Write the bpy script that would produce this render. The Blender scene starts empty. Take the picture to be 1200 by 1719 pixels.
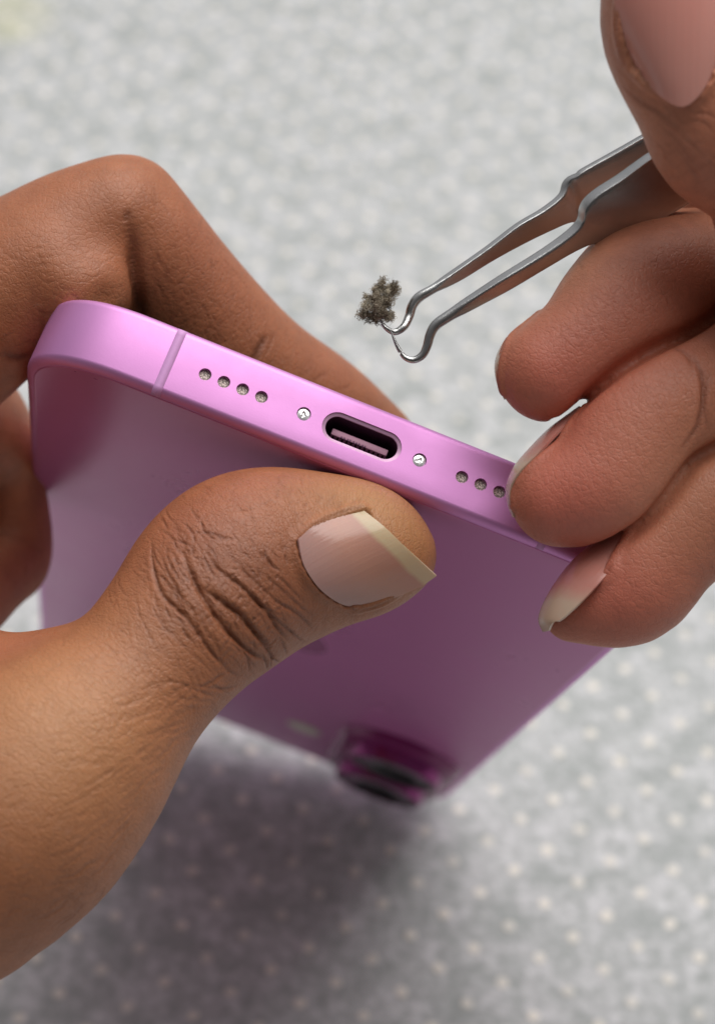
import bpy, bmesh, math, random
import numpy as np
from mathutils import Matrix, Vector
random.seed(7); RNG = np.random.default_rng(7)
MM = 0.001
C = bpy.context.scene.collection

# ------------------------------------------------------------------ place, camera, light
F, CX, CY = 3610.0, 600.0, 859.5                     # focal length and centre, in photo pixels
CAM_H = 298.0                                        # lens height over the table, mm
up = np.array([0.0861, -0.6777, -0.7303]); up /= np.linalg.norm(up)
xw = np.array([1.0, 0, 0]) - up[0] * up; xw /= np.linalg.norm(xw)
yw = np.cross(up, xw)
WR = np.stack([xw, yw, up])                          # lens frame (right, down, forward) -> world
def w3(P): return (np.asarray(P, float) @ WR.T + np.array([0, 0, CAM_H])) * MM
def cam(u, v, z): return np.array([(u - CX) / F * z, (v - CY) / F * z, z])

cd = bpy.data.cameras.new('camera'); co = bpy.data.objects.new('camera', cd); C.objects.link(co)
m = np.eye(4); m[:3, 0] = WR[:, 0]; m[:3, 1] = -WR[:, 1]; m[:3, 2] = -WR[:, 2]; m[2, 3] = CAM_H * MM
co.matrix_world = Matrix(m.tolist())
cd.sensor_fit = 'HORIZONTAL'; cd.sensor_width = 36; cd.lens = 36 * F / 1200
cd.clip_start = 0.01; cd.clip_end = 20
cd.dof.use_dof = True; cd.dof.focus_distance = 0.219; cd.dof.aperture_fstop = 33
bpy.context.scene.camera = co

wd = bpy.data.worlds.new('World'); bpy.context.scene.world = wd; wd.use_nodes = True
nt = wd.node_tree; bg = nt.nodes['Background']
tc = nt.nodes.new('ShaderNodeTexCoord'); sp = nt.nodes.new('ShaderNodeVectorMath'); sp.operation = 'DOT_PRODUCT'; cr = nt.nodes.new('ShaderNodeValToRGB')
sp.inputs[1].default_value = (.10, .38, .31); ad = nt.nodes.new('ShaderNodeMath'); ad.inputs[1].default_value = .5
nt.links.new(tc.outputs['Generated'], sp.inputs[0]); nt.links.new(sp.outputs['Value'], ad.inputs[0]); nt.links.new(ad.outputs[0], cr.inputs[0]); nt.links.new(cr.outputs[0], bg.inputs[0])
rp = cr.color_ramp; rp.elements[0].position = .12; rp.elements[0].color = (.07, .06, .055, 1)
rp.elements[1].position = .95; rp.elements[1].color = (1.0, 1.0, 1.04, 1)
e_ = rp.elements.new(.5); e_.color = (.20, .19, .19, 1)
bg.inputs[1].default_value = 0.56

def area(name, loc, target, size, power, col):
    l = bpy.data.lights.new(name, 'AREA'); l.energy = power; l.size = size; l.color = col; l.shape = 'SQUARE'
    o = bpy.data.objects.new(name, l); C.objects.link(o); o.location = loc
    o.rotation_euler = (Vector(target) - Vector(loc)).to_track_quat('-Z', 'Y').to_euler(); return o
TGT = tuple(w3(cam(600, 800, 240)))
area('ceiling_lamp', (TGT[0] + .14, TGT[1] + .27, TGT[2] + .80), TGT, .80, 8.3, (1, .985, .96))
vs = bpy.context.scene.view_settings
vs.view_transform = 'Standard'; vs.look = 'None'; vs.gamma = 1; vs.exposure = 0.0

# ------------------------------------------------------------------ helpers
def tag(o, label=None, cat=None, group=None, kind=None):
    for k, v in (('label', label), ('category', cat), ('group', group), ('kind', kind)):
        if v: o[k] = v
    return o
def obj(name, me, mat=None, parent=None):
    o = bpy.data.objects.new(name, me); C.objects.link(o)
    if mat and not me.materials: me.materials.append(mat)
    if parent: o.parent = parent
    return o
def empty(name, M=None):
    o = bpy.data.objects.new(name, None); C.objects.link(o); o.empty_display_size = .005
    if M is not None: o.matrix_world = M
    return o
def mesh(name, V, Fc, smooth=True, sharp=None):
    me = bpy.data.meshes.new(name); me.from_pydata([tuple(map(float, v)) for v in V], [], [tuple(map(int, f)) for f in Fc]); me.validate(); me.update()
    if smooth: me.polygons.foreach_set('use_smooth', [True] * len(me.polygons))
    if sharp: me.set_sharp_from_angle(angle=math.radians(sharp))
    return me
def fix_normals(me):
    b = bmesh.new(); b.from_mesh(me); bmesh.ops.recalc_face_normals(b, faces=b.faces); b.to_mesh(me); b.free(); return me
def rings(R_, closed_ring=True, cap0=True, cap1=True):
    n = len(R_[0]); V = [p for r in R_ for p in r]; Fc = []
    for i in range(len(R_) - 1):
        for j in range(n if closed_ring else n - 1):
            a = i * n + j; b = i * n + (j + 1) % n; Fc.append((a, b, b + n, a + n))
    if cap0: Fc.append(tuple(range(n))[::-1])
    if cap1: Fc.append(tuple(range((len(R_) - 1) * n, len(R_) * n)))
    return V, Fc

class Mat:
    def __init__(s, name):
        s.m = bpy.data.materials.new(name); s.m.use_nodes = True; s.nt = s.m.node_tree; s.b = s.nt.nodes['Principled BSDF']
    def n(s, t, ins=None, **kw):
        x = s.nt.nodes.new(t)
        for k, v in kw.items(): setattr(x, k, v)
        for k, v in (ins or {}).items(): s.set(x.inputs[k], v)
        return x
    def set(s, sock, v):
        if isinstance(v, bpy.types.NodeSocket): s.nt.links.new(v, sock)
        else: sock.default_value = v
    def p(s, **kw):
        for k, v in kw.items(): s.set(s.b.inputs[k.replace('_', ' ')], v)
        return s
    def math(s, op, a, b=0.0, c=0.0):
        x = s.n('ShaderNodeMath', {0: a, 1: b, 2: c}, operation=op); return x.outputs[0]
    def vm(s, op, a, b=(0, 0, 0)):
        x = s.n('ShaderNodeVectorMath', {0: a, 1: b}, operation=op); return x.outputs[0]
    def noise(s, vec, scale, detail=3, rough=.5, out='Fac'):
        return s.n('ShaderNodeTexNoise', {'Vector': vec, 'Scale': scale, 'Detail': detail, 'Roughness': rough}).outputs[out]
    def ramp(s, f, stops, interp='LINEAR'):
        x = s.n('ShaderNodeValToRGB', {0: f}); r = x.color_ramp; r.interpolation = interp
        while len(r.elements) < len(stops): r.elements.new(.5)
        for e, (p, c) in zip(r.elements, stops): e.position = p; e.color = c if len(c) == 4 else (*c, 1)
        return x.outputs[0]
    def mix(s, f, a, b, mode='MIX'):
        x = s.n('ShaderNodeMix', data_type='RGBA', blend_type=mode); s.set(x.inputs[0], f)
        s.set(x.inputs[6], a if isinstance(a, bpy.types.NodeSocket) else (*a[:3], 1)); s.set(x.inputs[7], b if isinstance(b, bpy.types.NodeSocket) else (*b[:3], 1))
        return x.outputs[2]
    def attr(s, name, out='Vector'): return s.n('ShaderNodeAttribute', attribute_name=name).outputs[out]
    def obj(s): return s.n('ShaderNodeTexCoord').outputs['Object']
    def bump(s, h, dist, strength=1.0, normal=None):
        x = s.n('ShaderNodeBump', {'Height': h, 'Distance': dist, 'Strength': strength})
        if normal: s.set(x.inputs['Normal'], normal)
        return x.outputs[0]

# ------------------------------------------------------------------ table
def dots_axes():
    # the cloth's square grid of woven dots, one direction and the pitch
    a = np.array([-0.01621, 0.00798, -0.00931]); o = cam(874, 1377, 363) / 1000
    return a, o
a_, o_ = dots_axes(); z0 = CAM_H / -(up @ cam(874, 1377, 1.0))
aw = (a_ * z0) @ WR.T * MM; ow = (cam(874, 1377, z0) @ WR.T) * MM
pitch = float(np.hypot(aw[0], aw[1])); ang = math.atan2(aw[1], aw[0])
def table_material():
    t = Mat('dotted_grey_cloth'); P = t.obj()
    warp = t.n('ShaderNodeVectorMath', {0: t.noise(P, 90, 2, out='Color'), 1: (.5, .5, .5)}, operation='SUBTRACT').outputs[0]
    wv = t.n('ShaderNodeVectorMath', {0: warp}, operation='SCALE'); wv.inputs['Scale'].default_value = .0017
    P2 = t.vm('ADD', P, wv.outputs[0])
    mp = t.n('ShaderNodeMapping', {0: P2}, vector_type='TEXTURE'); mp.inputs['Location'].default_value = (ow[0], ow[1], 0); mp.inputs['Rotation'].default_value = (0, 0, ang); mp.inputs['Scale'].default_value = (pitch, pitch, 1)
    s = t.n('ShaderNodeSeparateXYZ', {0: mp.outputs[0]})
    def c(q): return t.math('SUBTRACT', t.math('FRACT', t.math('ADD', q, .5)), .5)
    dx, dy = c(s.outputs[0]), c(s.outputs[1])
    d = t.math('SQRT', t.math('ADD', t.math('MULTIPLY', dx, dx), t.math('MULTIPLY', dy, dy)))
    dot = t.ramp(d, [(0.0, (1, 1, 1)), (.10, (1, 1, 1)), (.155, (0, 0, 0))])
    n1 = t.noise(P, 210, 4, .62); n2 = t.noise(P, 520, 2, .6); n3 = t.noise(P, 22, 2, .5)
    base = t.ramp(n1, [(.30, (.31, .33, .315)), (.45, (.49, .505, .495)), (.58, (.60, .60, .605)), (.72, (.70, .695, .70))])
    base = t.mix(.48, base, t.ramp(n2, [(.3, (.33, .36, .34)), (.66, (.90, .89, .90))]))
    base = t.mix(t.math('MULTIPLY', n3, .22), base, (.60, .58, .62)); base = t.mix(t.ramp(t.noise(P, 130, 3, .6), [(.36, (.6, .6, .6)), (.60, (0, 0, 0))]), base, (.34, .365, .35))
    st = t.n('ShaderNodeVectorMath', {0: P, 1: tuple(STAIN)}, operation='DISTANCE').outputs[1]
    stm = t.math('MULTIPLY', t.ramp(st, [(0, (1, 1, 1)), (.007, (.9, .9, .9)), (.013, (0, 0, 0))]), .55)
    base = t.mix(t.math('MULTIPLY', stm, t.noise(P, 120, 2)), base, (.72, .68, .28))
    dfac = t.math('MULTIPLY', dot, t.ramp(t.noise(P, 65, 3, .6), [(.32, (.55, .55, .55)), (.55, (1, 1, 1))]))
    col = t.mix(dfac, base, (.90, .845, .76))
    w = t.n('ShaderNodeTexVoronoi', {'Vector': P, 'Scale': 900.0}).outputs['Distance']
    h = t.math('ADD', t.math('MULTIPLY', n1, .6), t.math('ADD', t.math('MULTIPLY', w, .25), t.math('MULTIPLY', dot, .35)))
    t.p(Base_Color=col, Roughness=.85, Specular_IOR_Level=.2, Normal=t.bump(h, .0008, .6))
    return t.m
zs_ = CAM_H / -(up @ cam(15, 25, 1.0)); STAIN = w3(cam(12, 28, zs_))
S = 1.5; N = 24
V = [((i / N - .5) * 2 * S, (j / N - .5) * 2 * S + .4, 0) for j in range(N + 1) for i in range(N + 1)]
Fc = [(j * (N + 1) + i, j * (N + 1) + i + 1, (j + 1) * (N + 1) + i + 1, (j + 1) * (N + 1) + i) for j in range(N) for i in range(N)]
tag(obj('table_surface', mesh('table_surface', V, Fc), table_material()), kind='structure')

# ------------------------------------------------------------------ phone
PR = np.array([[0.928513, -0.12814383, 0.34848639], [0.37088406, 0.27568486, -0.88681614], [0.0175676, 0.95266836, 0.30350349]])
PT = np.array([-34.1539, -17.5439, 219.0888])
def phone_cam(P): return np.asarray(P, float) @ PR.T + PT            # phone mm -> lens mm
pm = np.eye(4); pm[:3, :3] = WR @ PR; pm[:3, 3] = w3(PT)
PW, PL, PH = 71.6, 147.6, 7.8; PC = PW / 2
phone = empty('mobile_phone', Matrix(pm.tolist()))
tag(phone, 'pink mobile phone held bottom edge up, charging port and matte back facing the lens', 'phone')

def outline(inset, r=11.5, n=14, p=2.35):
    x0, x1, y0, y1 = inset, PW - inset, inset, PL - inset; rr = r - inset; o = []
    for cx_, cy_, a0 in ((x1 - rr, y0 + rr, -90), (x1 - rr, y1 - rr, 0), (x0 + rr, y1 - rr, 90), (x0 + rr, y0 + rr, 180)):
        for k in range(n + 1):
            a = math.radians(a0 + 90 * k / n); c, s = math.cos(a), math.sin(a)
            o.append((cx_ + rr * math.copysign(abs(c) ** (2 / p), c), cy_ + rr * math.copysign(abs(s) ** (2 / p), s)))
    return o
def slab(prof, r=11.5, n=14, cap0=True, cap1=True):                  # prof: (inset, z)
    return rings([[(x * MM, y * MM, z * MM) for x, y in outline(i, r, n)] for i, z in prof], True, cap0, cap1)

# materials
def specks(t, P, scale, size, share):
    v = t.n('ShaderNodeTexVoronoi', {'Vector': P, 'Scale': scale}); sc = t.n('ShaderNodeSeparateColor', {0: v.outputs['Color']})
    return t.math('MULTIPLY', t.math('LESS_THAN', v.outputs['Distance'], t.math('MULTIPLY', sc.outputs[1], size)), t.math('LESS_THAN', sc.outputs[0], share))
def pink_metal():
    t = Mat('pink_anodised_metal'); P = t.obj()
    n = t.noise(P, 5200, 2, .6); n2 = t.noise(P, 60, 2); n3 = t.noise(P, 180, 4, .65)
    c = t.mix(n2, (.70, .31, .645), (.73, .335, .675)); c = t.mix(t.math('MULTIPLY', specks(t, P, 520, .07, .05), .8), c, (.22, .08, .14)); c = t.mix(t.math('MULTIPLY', specks(t, P, 800, .08, .06), .5), c, (.95, .85, .90))
    t.p(Base_Color=c, Metallic=.72, Roughness=t.math('ADD', .42, t.math('ADD', t.math('MULTIPLY', n, .08), t.math('MULTIPLY', n3, .14))), Normal=t.bump(n, .00002, .35)); return t.m
def pink_back():
    t = Mat('matte_pink_back_glass'); P = t.obj()
    n = t.noise(P, 4200, 2, .6); sm = t.noise(P, 60, 5, .68)
    t.p(Base_Color=t.mix(sm, (.58, .19, .44), (.64, .215, .49)), Metallic=.25, Roughness=t.math('ADD', .20, t.math('MULTIPLY', sm, .20)), Specular_IOR_Level=.5, Normal=t.bump(n, .00001, .2)); return t.m
def plain(name, col, rough=.5, metal=0.0, bumpscale=None, **kw):
    t = Mat(name); P = t.obj(); n = t.noise(P, bumpscale or 1500, 2)
    t.p(Base_Color=t.mix(n, tuple(c * .9 for c in col), tuple(min(1, c * 1.08) for c in col)), Roughness=rough, Metallic=metal, Normal=t.bump(n, .00002, .4), **kw); return t.m
M_METAL, M_BACK = pink_metal(), pink_back()
M_BAND = plain('pink_plastic_band', (.70, .35, .68), .6)
M_STEEL = plain('bright_steel_screw', (.88, .87, .86), .22, .85, 2500)
M_DARK = plain('dark_cavity', (.11, .04, .085), .4, .4)
M_TONGUE = plain('pink_contact_tongue', (.66, .34, .46), .5, .1, 3000)
M_GOLD = plain('worn_contact_metal', (.10, .06, .05), .5, .6)
M_RING = plain('port_steel_rim', (.62, .36, .54), .35, .3)
M_GLASS = plain('black_screen_glass', (.008, .008, .01), .08)
M_LENS = plain('camera_lens_glass', (.006, .007, .010), .05)
M_BUMPG = plain('gloss_pink_glass', (.24, .012, .14), .16, .1)
M_RIM = plain('dark_pink_lens_ring', (.30, .04, .20), .25, .6)
M_FLASH = plain('flash_diffuser', (.72, .70, .58), .3)
def mesh_grille():
    t = Mat('speaker_mesh'); P = t.obj()
    v = t.n('ShaderNodeTexVoronoi', {'Vector': P, 'Scale': 6200.0}).outputs['Distance']
    t.p(Base_Color=t.ramp(v, [(.25, (.80, .70, .60)), (.5, (.50, .43, .37)), (.7, (.20, .17, .15))]), Roughness=.5, Metallic=.3, Normal=t.bump(v, .00005, .8)); return t.m
M_MESH = mesh_grille()

# frame, with the real holes cut through its bottom face
prof = []
prof += [(.98, .02), (.92, .022), (.80, .045), (.66, .10), (.50, .19), (.34, .31), (.20, .45), (.09, .60), (.025, .76), (0, .90)]
for k in range(7):
    a = math.radians(90 * (1 - k / 6)); prof.append((1.05 * (1 - math.sin(a)), PH - .9 * (1 - math.cos(a)) - .02))
V, Fc = slab(prof)
fme = fix_normals(mesh('frame', V, Fc)); frame = obj('frame', fme, M_METAL, phone)
SX, HA, HP, HR = 6.4, 11.085, 2.072, .66
holes = [(PC + s * (HA + HP * k)) for s in (-1, 1) for k in range(4)]
screws = [PC - SX, PC + SX]; ZM = 3.9
def stadium(cx_, cz, L_, W_, n=14):
    o = []; r = W_ / 2; h = L_ / 2 - r
    for k in range(n + 1):
        a = math.radians(-90 + 180 * k / n); o.append((cx_ + h + r * math.cos(a), cz + r * math.sin(a)))
    for k in range(n + 1):
        a = math.radians(90 + 180 * k / n); o.append((cx_ - h + r * math.cos(a), cz + r * math.sin(a)))
    return o
def prism_y(o, y0, y1):
    return rings([[(x * MM, y * MM, z * MM) for x, z in o] for y in (y0, y1)])
def circle(cx_, cz, r, n=28): return [(cx_ + r * math.cos(2 * math.pi * k / n), cz + r * math.sin(2 * math.pi * k / n)) for k in range(n)]
cV, cF = [], []
def addp(vf):
    b = len(cV); cV.extend(vf[0]); cF.extend([tuple(i + b for i in f) for f in vf[1]])
for x in holes: addp(prism_y(circle(x, ZM, HR), -1, 1.3))
for x in screws: addp(prism_y(circle(x, ZM, .74), -1, .5))
addp(prism_y(stadium(PC, ZM, 8.62, 3.32), -1, 8.5))
cut = obj('cutter', fix_normals(mesh('cutter', cV, cF)), None, phone)
fme.transform(Matrix.Scale(1000, 4)); cut.data.transform(Matrix.Scale(1000, 4))
md = frame.modifiers.new('b', 'BOOLEAN'); md.operation = 'DIFFERENCE'; md.solver = 'EXACT'; md.object = cut
dg = bpy.context.evaluated_depsgraph_get(); dg.update()
nm = bpy.data.meshes.new_from_object(frame.evaluated_get(dg)); frame.modifiers.clear(); frame.data = nm; nm.transform(Matrix.Scale(.001, 4)); print('frame polys', len(fme.polygons), len(nm.polygons))
bpy.data.objects.remove(cut)
nm.polygons.foreach_set('use_smooth', [True] * len(nm.polygons)); nm.set_sharp_from_angle(angle=math.radians(28))
if not nm.materials: nm.materials.append(M_METAL)
# back glass and screen
V, Fc = slab([(1.04, .5), (1.04, .01), (1.08, -.03), (1.20, -.055), (1.4, -.06)], cap0=True)
obj('back_panel', fix_normals(mesh('back_panel', V, Fc, sharp=50)), M_BACK, phone)
V, Fc = slab([(1.16, PH - .5), (1.16, PH + .01), (1.3, PH + .12), (1.7, PH + .14)])
obj('screen', fix_normals(mesh('screen', V, Fc, sharp=50)), M_GLASS, phone)
# antenna bands: thin strips wrapped round the edge
def band_bottom(x0, x1, name='antenna_band'):
    pr = [(i - .012, z + (-.012 if z < 1 else (.012 if z > 6.8 else 0))) for i, z in prof]
    V = [(x * MM, i * MM, z * MM) for i, z in pr for x in (x0, x1)]
    V += [(x * MM, (i + .06) * MM, z * MM) for i, z in pr for x in (x0, x1)]
    n = len(pr); Fc = [(2 * i, 2 * i + 1, 2 * i + 3, 2 * i + 2) for i in range(n - 1)]
    Fc += [(2 * i, 2 * i + 2, 2 * n + 2 * i + 2, 2 * n + 2 * i) for i in range(n - 1)] + [(2 * i + 1, 2 * n + 2 * i + 1, 2 * n + 2 * i + 3, 2 * i + 3) for i in range(n - 1)]
    return obj(name, fix_normals(mesh(name, V, Fc)), M_BAND, phone)
b1 = band_bottom(14.1, 15.1); b2 = band_bottom(PW - 15.02, PW - 14.2)
def band_side(y0, y1, right):
    V = []
    for i, z in prof:
        for y in (y0, y1): V.append((((PW - i + .012) if right else (i - .012)) * MM, y * MM, (z + (-.012 if z < 1 else (.012 if z > 6.8 else 0))) * MM))
    n = len(prof); return obj('antenna_band', mesh('antenna_band', V, [(2 * i, 2 * i + 1, 2 * i + 3, 2 * i + 2) for i in range(n - 1)]), M_BAND, phone)
band_side(13.5, 14.3, False); band_side(PL - 14.3, PL - 13.5, False); band_side(PL - 14.3, PL - 13.5, True)
# speaker grilles
gm = mesh('speaker_grille', *prism_y(circle(0, 0, HR - .002, 20), 0, .1), smooth=False); gm.materials.append(M_MESH)
for x in holes:
    g = obj('speaker_grille', gm, None, phone); g.location = (x * MM, .50 * MM, ZM * MM)
# screws: domed head with a star recess
def screw_mesh():
    n = 40; V = []; Fc = []
    radii = [0, .06, .10, .13, .16, .20, .27, .36, .46, .56, .64, .69, .70]
    for i, r in enumerate(radii):
        for k in range(n):
            a = 2 * math.pi * k / n; star = .17 + .11 * max(0, math.cos(2.5 * a)) ** 2 if True else 0
            depth = .22 * (1 / (1 + math.exp((r - star) / .012)))
            dome = .10 * (1 - (r / .7) ** 2)
            V.append((r * math.cos(a) * MM, (-(dome) + depth + (.15 if i == len(radii) - 1 else 0)) * MM, r * math.sin(a) * MM))
    for i in range(len(radii) - 1):
        for k in range(n):
            a = i * n + k; b = i * n + (k + 1) % n; Fc.append((a, b, b + n, a + n))
    return fix_normals(mesh('screw', V, Fc, sharp=60))
sm = screw_mesh(); sm.materials.append(M_STEEL)
for i, x in enumerate(screws):
    s = obj('screw', sm, None, phone); s.location = (x * MM, .24 * MM, ZM * MM); s.rotation_euler = (0, .6 + i * .8, 0)
# charging port
port = empty('charging_port'); port.parent = phone
def ringy(o_out, o_in, y0, y1, bev=.12):
    R_ = [[(x * MM, y * MM, z * MM) for x, z in o] for o, y in ((o_out, y1), (o_out, y0 + bev), (o_out, y0), (o_in, y0 + bev), (o_in, y1))]
    return rings(R_, True, False, False)
V, Fc = ringy(stadium(PC, ZM, 8.60, 3.30), stadium(PC, ZM, 7.86, 2.58), .16, 7.5)
obj('port_rim', fix_normals(mesh('port_rim', V, Fc, sharp=40)), M_RING, port)
V, Fc = rings([[(x * MM, y * MM, z * MM) for x, z in stadium(PC, ZM, L_, W_)] for y, L_, W_ in ((.5, 7.84, 2.56), (8.3, 7.84, 2.56))], True, False, True)
obj('port_cavity', fix_normals(mesh('port_cavity', V, Fc, sharp=40)), M_DARK, port)
def boxm(name, x0, x1, y0, y1, z0, z1, bev=.06):
    b = bmesh.new(); bmesh.ops.create_cube(b, size=1)
    for v in b.verts: v.co = Vector(((x0 + x1) / 2 + v.co.x * (x1 - x0), (y0 + y1) / 2 + v.co.y * (y1 - y0), (z0 + z1) / 2 + v.co.z * (z1 - z0))) * MM
    bmesh.ops.bevel(b, geom=list(b.edges), offset=bev * MM, segments=2, affect='EDGES', profile=.5)
    me = bpy.data.meshes.new(name); b.to_mesh(me); b.free(); me.polygons.foreach_set('use_smooth', [True] * len(me.polygons)); me.set_sharp_from_angle(angle=math.radians(40)); return me
obj('contact_tongue', boxm('contact_tongue', PC - 3.1, PC + 3.1, 1.7, 8.2, ZM - .36, ZM + .36, .12), M_TONGUE, port)
cm = boxm('contact_pin', -.10, .10, 0, 2.6, -.03, .03, .015); cm.materials.append(M_GOLD)
for k in range(12):
    c_ = obj('contact_pin', cm, None, port); c_.location = ((PC - 2.75 + k * .5) * MM, 1.85 * MM, (ZM - .37) * MM)
nk = boxm('contact_notch', -.09, .09, 0, .25, -.12, .12, .03); nk.materials.append(M_DARK)
for k in range(9):
    c_ = obj('contact_notch', nk, None, port); c_.location = ((PC - 1.9 + k * .33 + random.uniform(-.06, .06)) * MM, 1.62 * MM, (ZM - .30) * MM)
# camera bump
bump = empty('camera_bump'); bump.parent = phone; BX = 60.2
def pill(cx_, y0, y1, w, n=20):
    return [(x, z) for x, z in [(cx_ + q[1], q[0]) for q in stadium((y0 + y1) / 2, 0, y1 - y0, w, n)]]
def prism_z(levels):                                                  # levels: (list of (x,y), z)
    return rings([[(x * MM, y * MM, z * MM) for x, y in o] for o, z in levels], True, False, True)
V, Fc = prism_z([(pill(BX, 106.5, 146, 19.6), -.02), (pill(BX, 106.9, 145.6, 18.8), -.5), (pill(BX, 107.1, 145.4, 18.4), -1.2), (pill(BX, 107.5, 145.0, 17.6), -1.5)])
obj('bump_plateau', fix_normals(mesh('bump_plateau', V, Fc, sharp=50)), M_BUMPG, bump)
for yc in (117.6, 134.9):
    def cr_(r): return [(BX + r * math.cos(2 * math.pi * k / 40), yc + r * math.sin(2 * math.pi * k / 40)) for k in range(40)]
    V, Fc = rings([[(x * MM, y * MM, z * MM) for x, y in cr_(r)] for r, z in ((7.4, -1.4), (7.4, -3.3), (7.2, -3.55), (6.95, -3.6), (6.85, -3.3))], True, False, False)
    lr = obj('lens_ring', fix_normals(mesh('lens_ring', V, Fc, sharp=40)), M_RIM, bump)
    V, Fc = rings([[(x * MM, y * MM, z * MM) for x, y in cr_(r)] for r, z in ((6.87, -3.2), (6.8, -3.5), (4.0, -3.52), (3.6, -2.9), (2.6, -2.5))], True, False, True)
    obj('lens', fix_normals(mesh('lens', V, Fc, sharp=60)), M_LENS, lr)
V, Fc = rings([[((45.2 + r * math.cos(2 * math.pi * k / 28)) * MM, (127 + r * math.sin(2 * math.pi * k / 28)) * MM, z * MM) for k in range(28)] for r, z in ((2.9, -.05), (2.9, -.16), (2.7, -.2))], True, False, True)
obj('flash', fix_normals(mesh('flash', V, Fc, sharp=40)), M_FLASH, bump)
# emblem on the back: a bitten fruit with a leaf, glossier than the panel
def emblem():
    pts = [(0, 5.6), (1.6, 6.3), (3.6, 6.3), (5.4, 5.2), (6.5, 3.2), (6.7, .6), (6.0, -2.4), (4.6, -5.0), (3.0, -6.6), (1.5, -6.9), (0, -6.3), (-1.5, -6.9), (-3.0, -6.6), (-4.6, -5.0), (-5.6, -3.0), (-4.4, -1.9), (-3.7, -.2), (-3.8, 1.7), (-4.9, 3.3), (-5.8, 4.0), (-4.9, 5.5), (-3.3, 6.3), (-1.6, 6.3)]
    leaf = [(0.1, 6.9), (.2, 8.2), (-.5, 9.6), (-1.9, 10.6), (-2.2, 9.2), (-1.5, 7.7)]
    b = bmesh.new()
    for po in (pts, leaf):
        c_ = [np.array(p) for p in po]; o = []
        for i in range(len(c_)):
            A, B, D, E_ = c_[i - 1], c_[i], c_[(i + 1) % len(c_)], c_[(i + 2) % len(c_)]
            for q in (0, .25, .5, .75): o.append(.5 * (2 * B + (D - A) * q + (2 * A - 5 * B + 4 * D - E_) * q * q + (3 * B - A - 3 * D + E_) * q ** 3))
        top = [b.verts.new(((PC + p[0]) * MM, (73 + p[1]) * MM, -.066 * MM)) for p in o]
        bot = [b.verts.new(((PC + p[0]) * MM, (73 + p[1]) * MM, -.04 * MM)) for p in o]
        b.faces.new(top); n = len(o)
        for i in range(n): b.faces.new((top[i], top[(i + 1) % n], bot[(i + 1) % n], bot[i]))
    bmesh.ops.triangulate(b, faces=[f for f in b.faces if len(f.verts) > 4]); bmesh.ops.recalc_face_normals(b, faces=b.faces)
    me = bpy.data.meshes.new('emblem'); b.to_mesh(me); b.free(); return me
obj('emblem', emblem(), plain('gloss_pink_emblem', (.46, .14, .33), .16, .3), phone)

# ------------------------------------------------------------------ hands: signed-distance flesh
def catmull(Nn, sub):
    Nn = np.array(Nn, float); P = np.vstack([2 * Nn[0] - Nn[1], Nn, 2 * Nn[-1] - Nn[-2]]); o = []
    for i in range(1, len(P) - 2):
        for t in np.arange(sub) / sub:
            a, b, c, d = P[i - 1:i + 3]
            o.append(.5 * ((2 * b) + (c - a) * t + (2 * a - 5 * b + 4 * c - d) * t * t + (3 * b - a - 3 * c + d) * t ** 3))
    o.append(P[-2]); return np.array(o)
def chain3(n, sub=4):
    K = catmull(n, sub); return np.stack([(K[:, 0] - CX) / F * K[:, 2], (K[:, 1] - CY) / F * K[:, 2], K[:, 2]], 1), np.maximum(K[:, 3], .5)
def smin(a, b, k):
    h = np.maximum(k - np.abs(a - b), 0) / k; return np.minimum(a, b) - h * h * k * .25

HL = {
 'index_prox': (2.5, [(-330,640,250.0,12.00),(-150,499,243.0,10.03),(-5,464,238.0,7.95),(117,402,236.0,7.35),(192,367,236.0,6.75)]),
 'index_mid': (.4, [(212,355,237.0,6.21),(240,409,238.0,7.00),(316,504,242.0,7.08),(420,619,247.0,7.33),(534,689,252.0,6.64),(630,741,257.0,4.74)]),
 'flesh': (2.0, [(-200,640,243.0,11.00),(-40,530,236.0,8.80),(70,458,234.0,7.50),(124,478,232.5,6.20)]),
 'web': (2.5, [(-190,680,255.0,12.00),(-61,720,262.0,7.98),(-5,795,266.0,5.5),(16,925,266.0,5.2),(-15,973,260.0,4.6),(-163,1071,244.0,7.61)]),
 'thumb': (2.5, [(-346,1521,214.0,17.37),(-35,1409,208.0,12.22),(71,1305,209.0,11.66),(211,1167,212.0,8.22),(300,1063,215.0,8.36),(376,981,218.0,9.65),(437,944,220.0,9.60),(537,926,221.0,8.03),(604,924,220.5,6.89),(655,932,220.0,4.71)]),
 'thenar': (4, [(-400,1400,225.0,22.00),(-150,1249,220.0,13.03),(1,1190,217.0,7.63),(105,1132,216.0,4.43)]),
 'palm': (8, [(-420,600,255.0,18.00),(-480,1000,250.0,24.00),(-450,1500,228.0,24.00)]),
}
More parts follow.
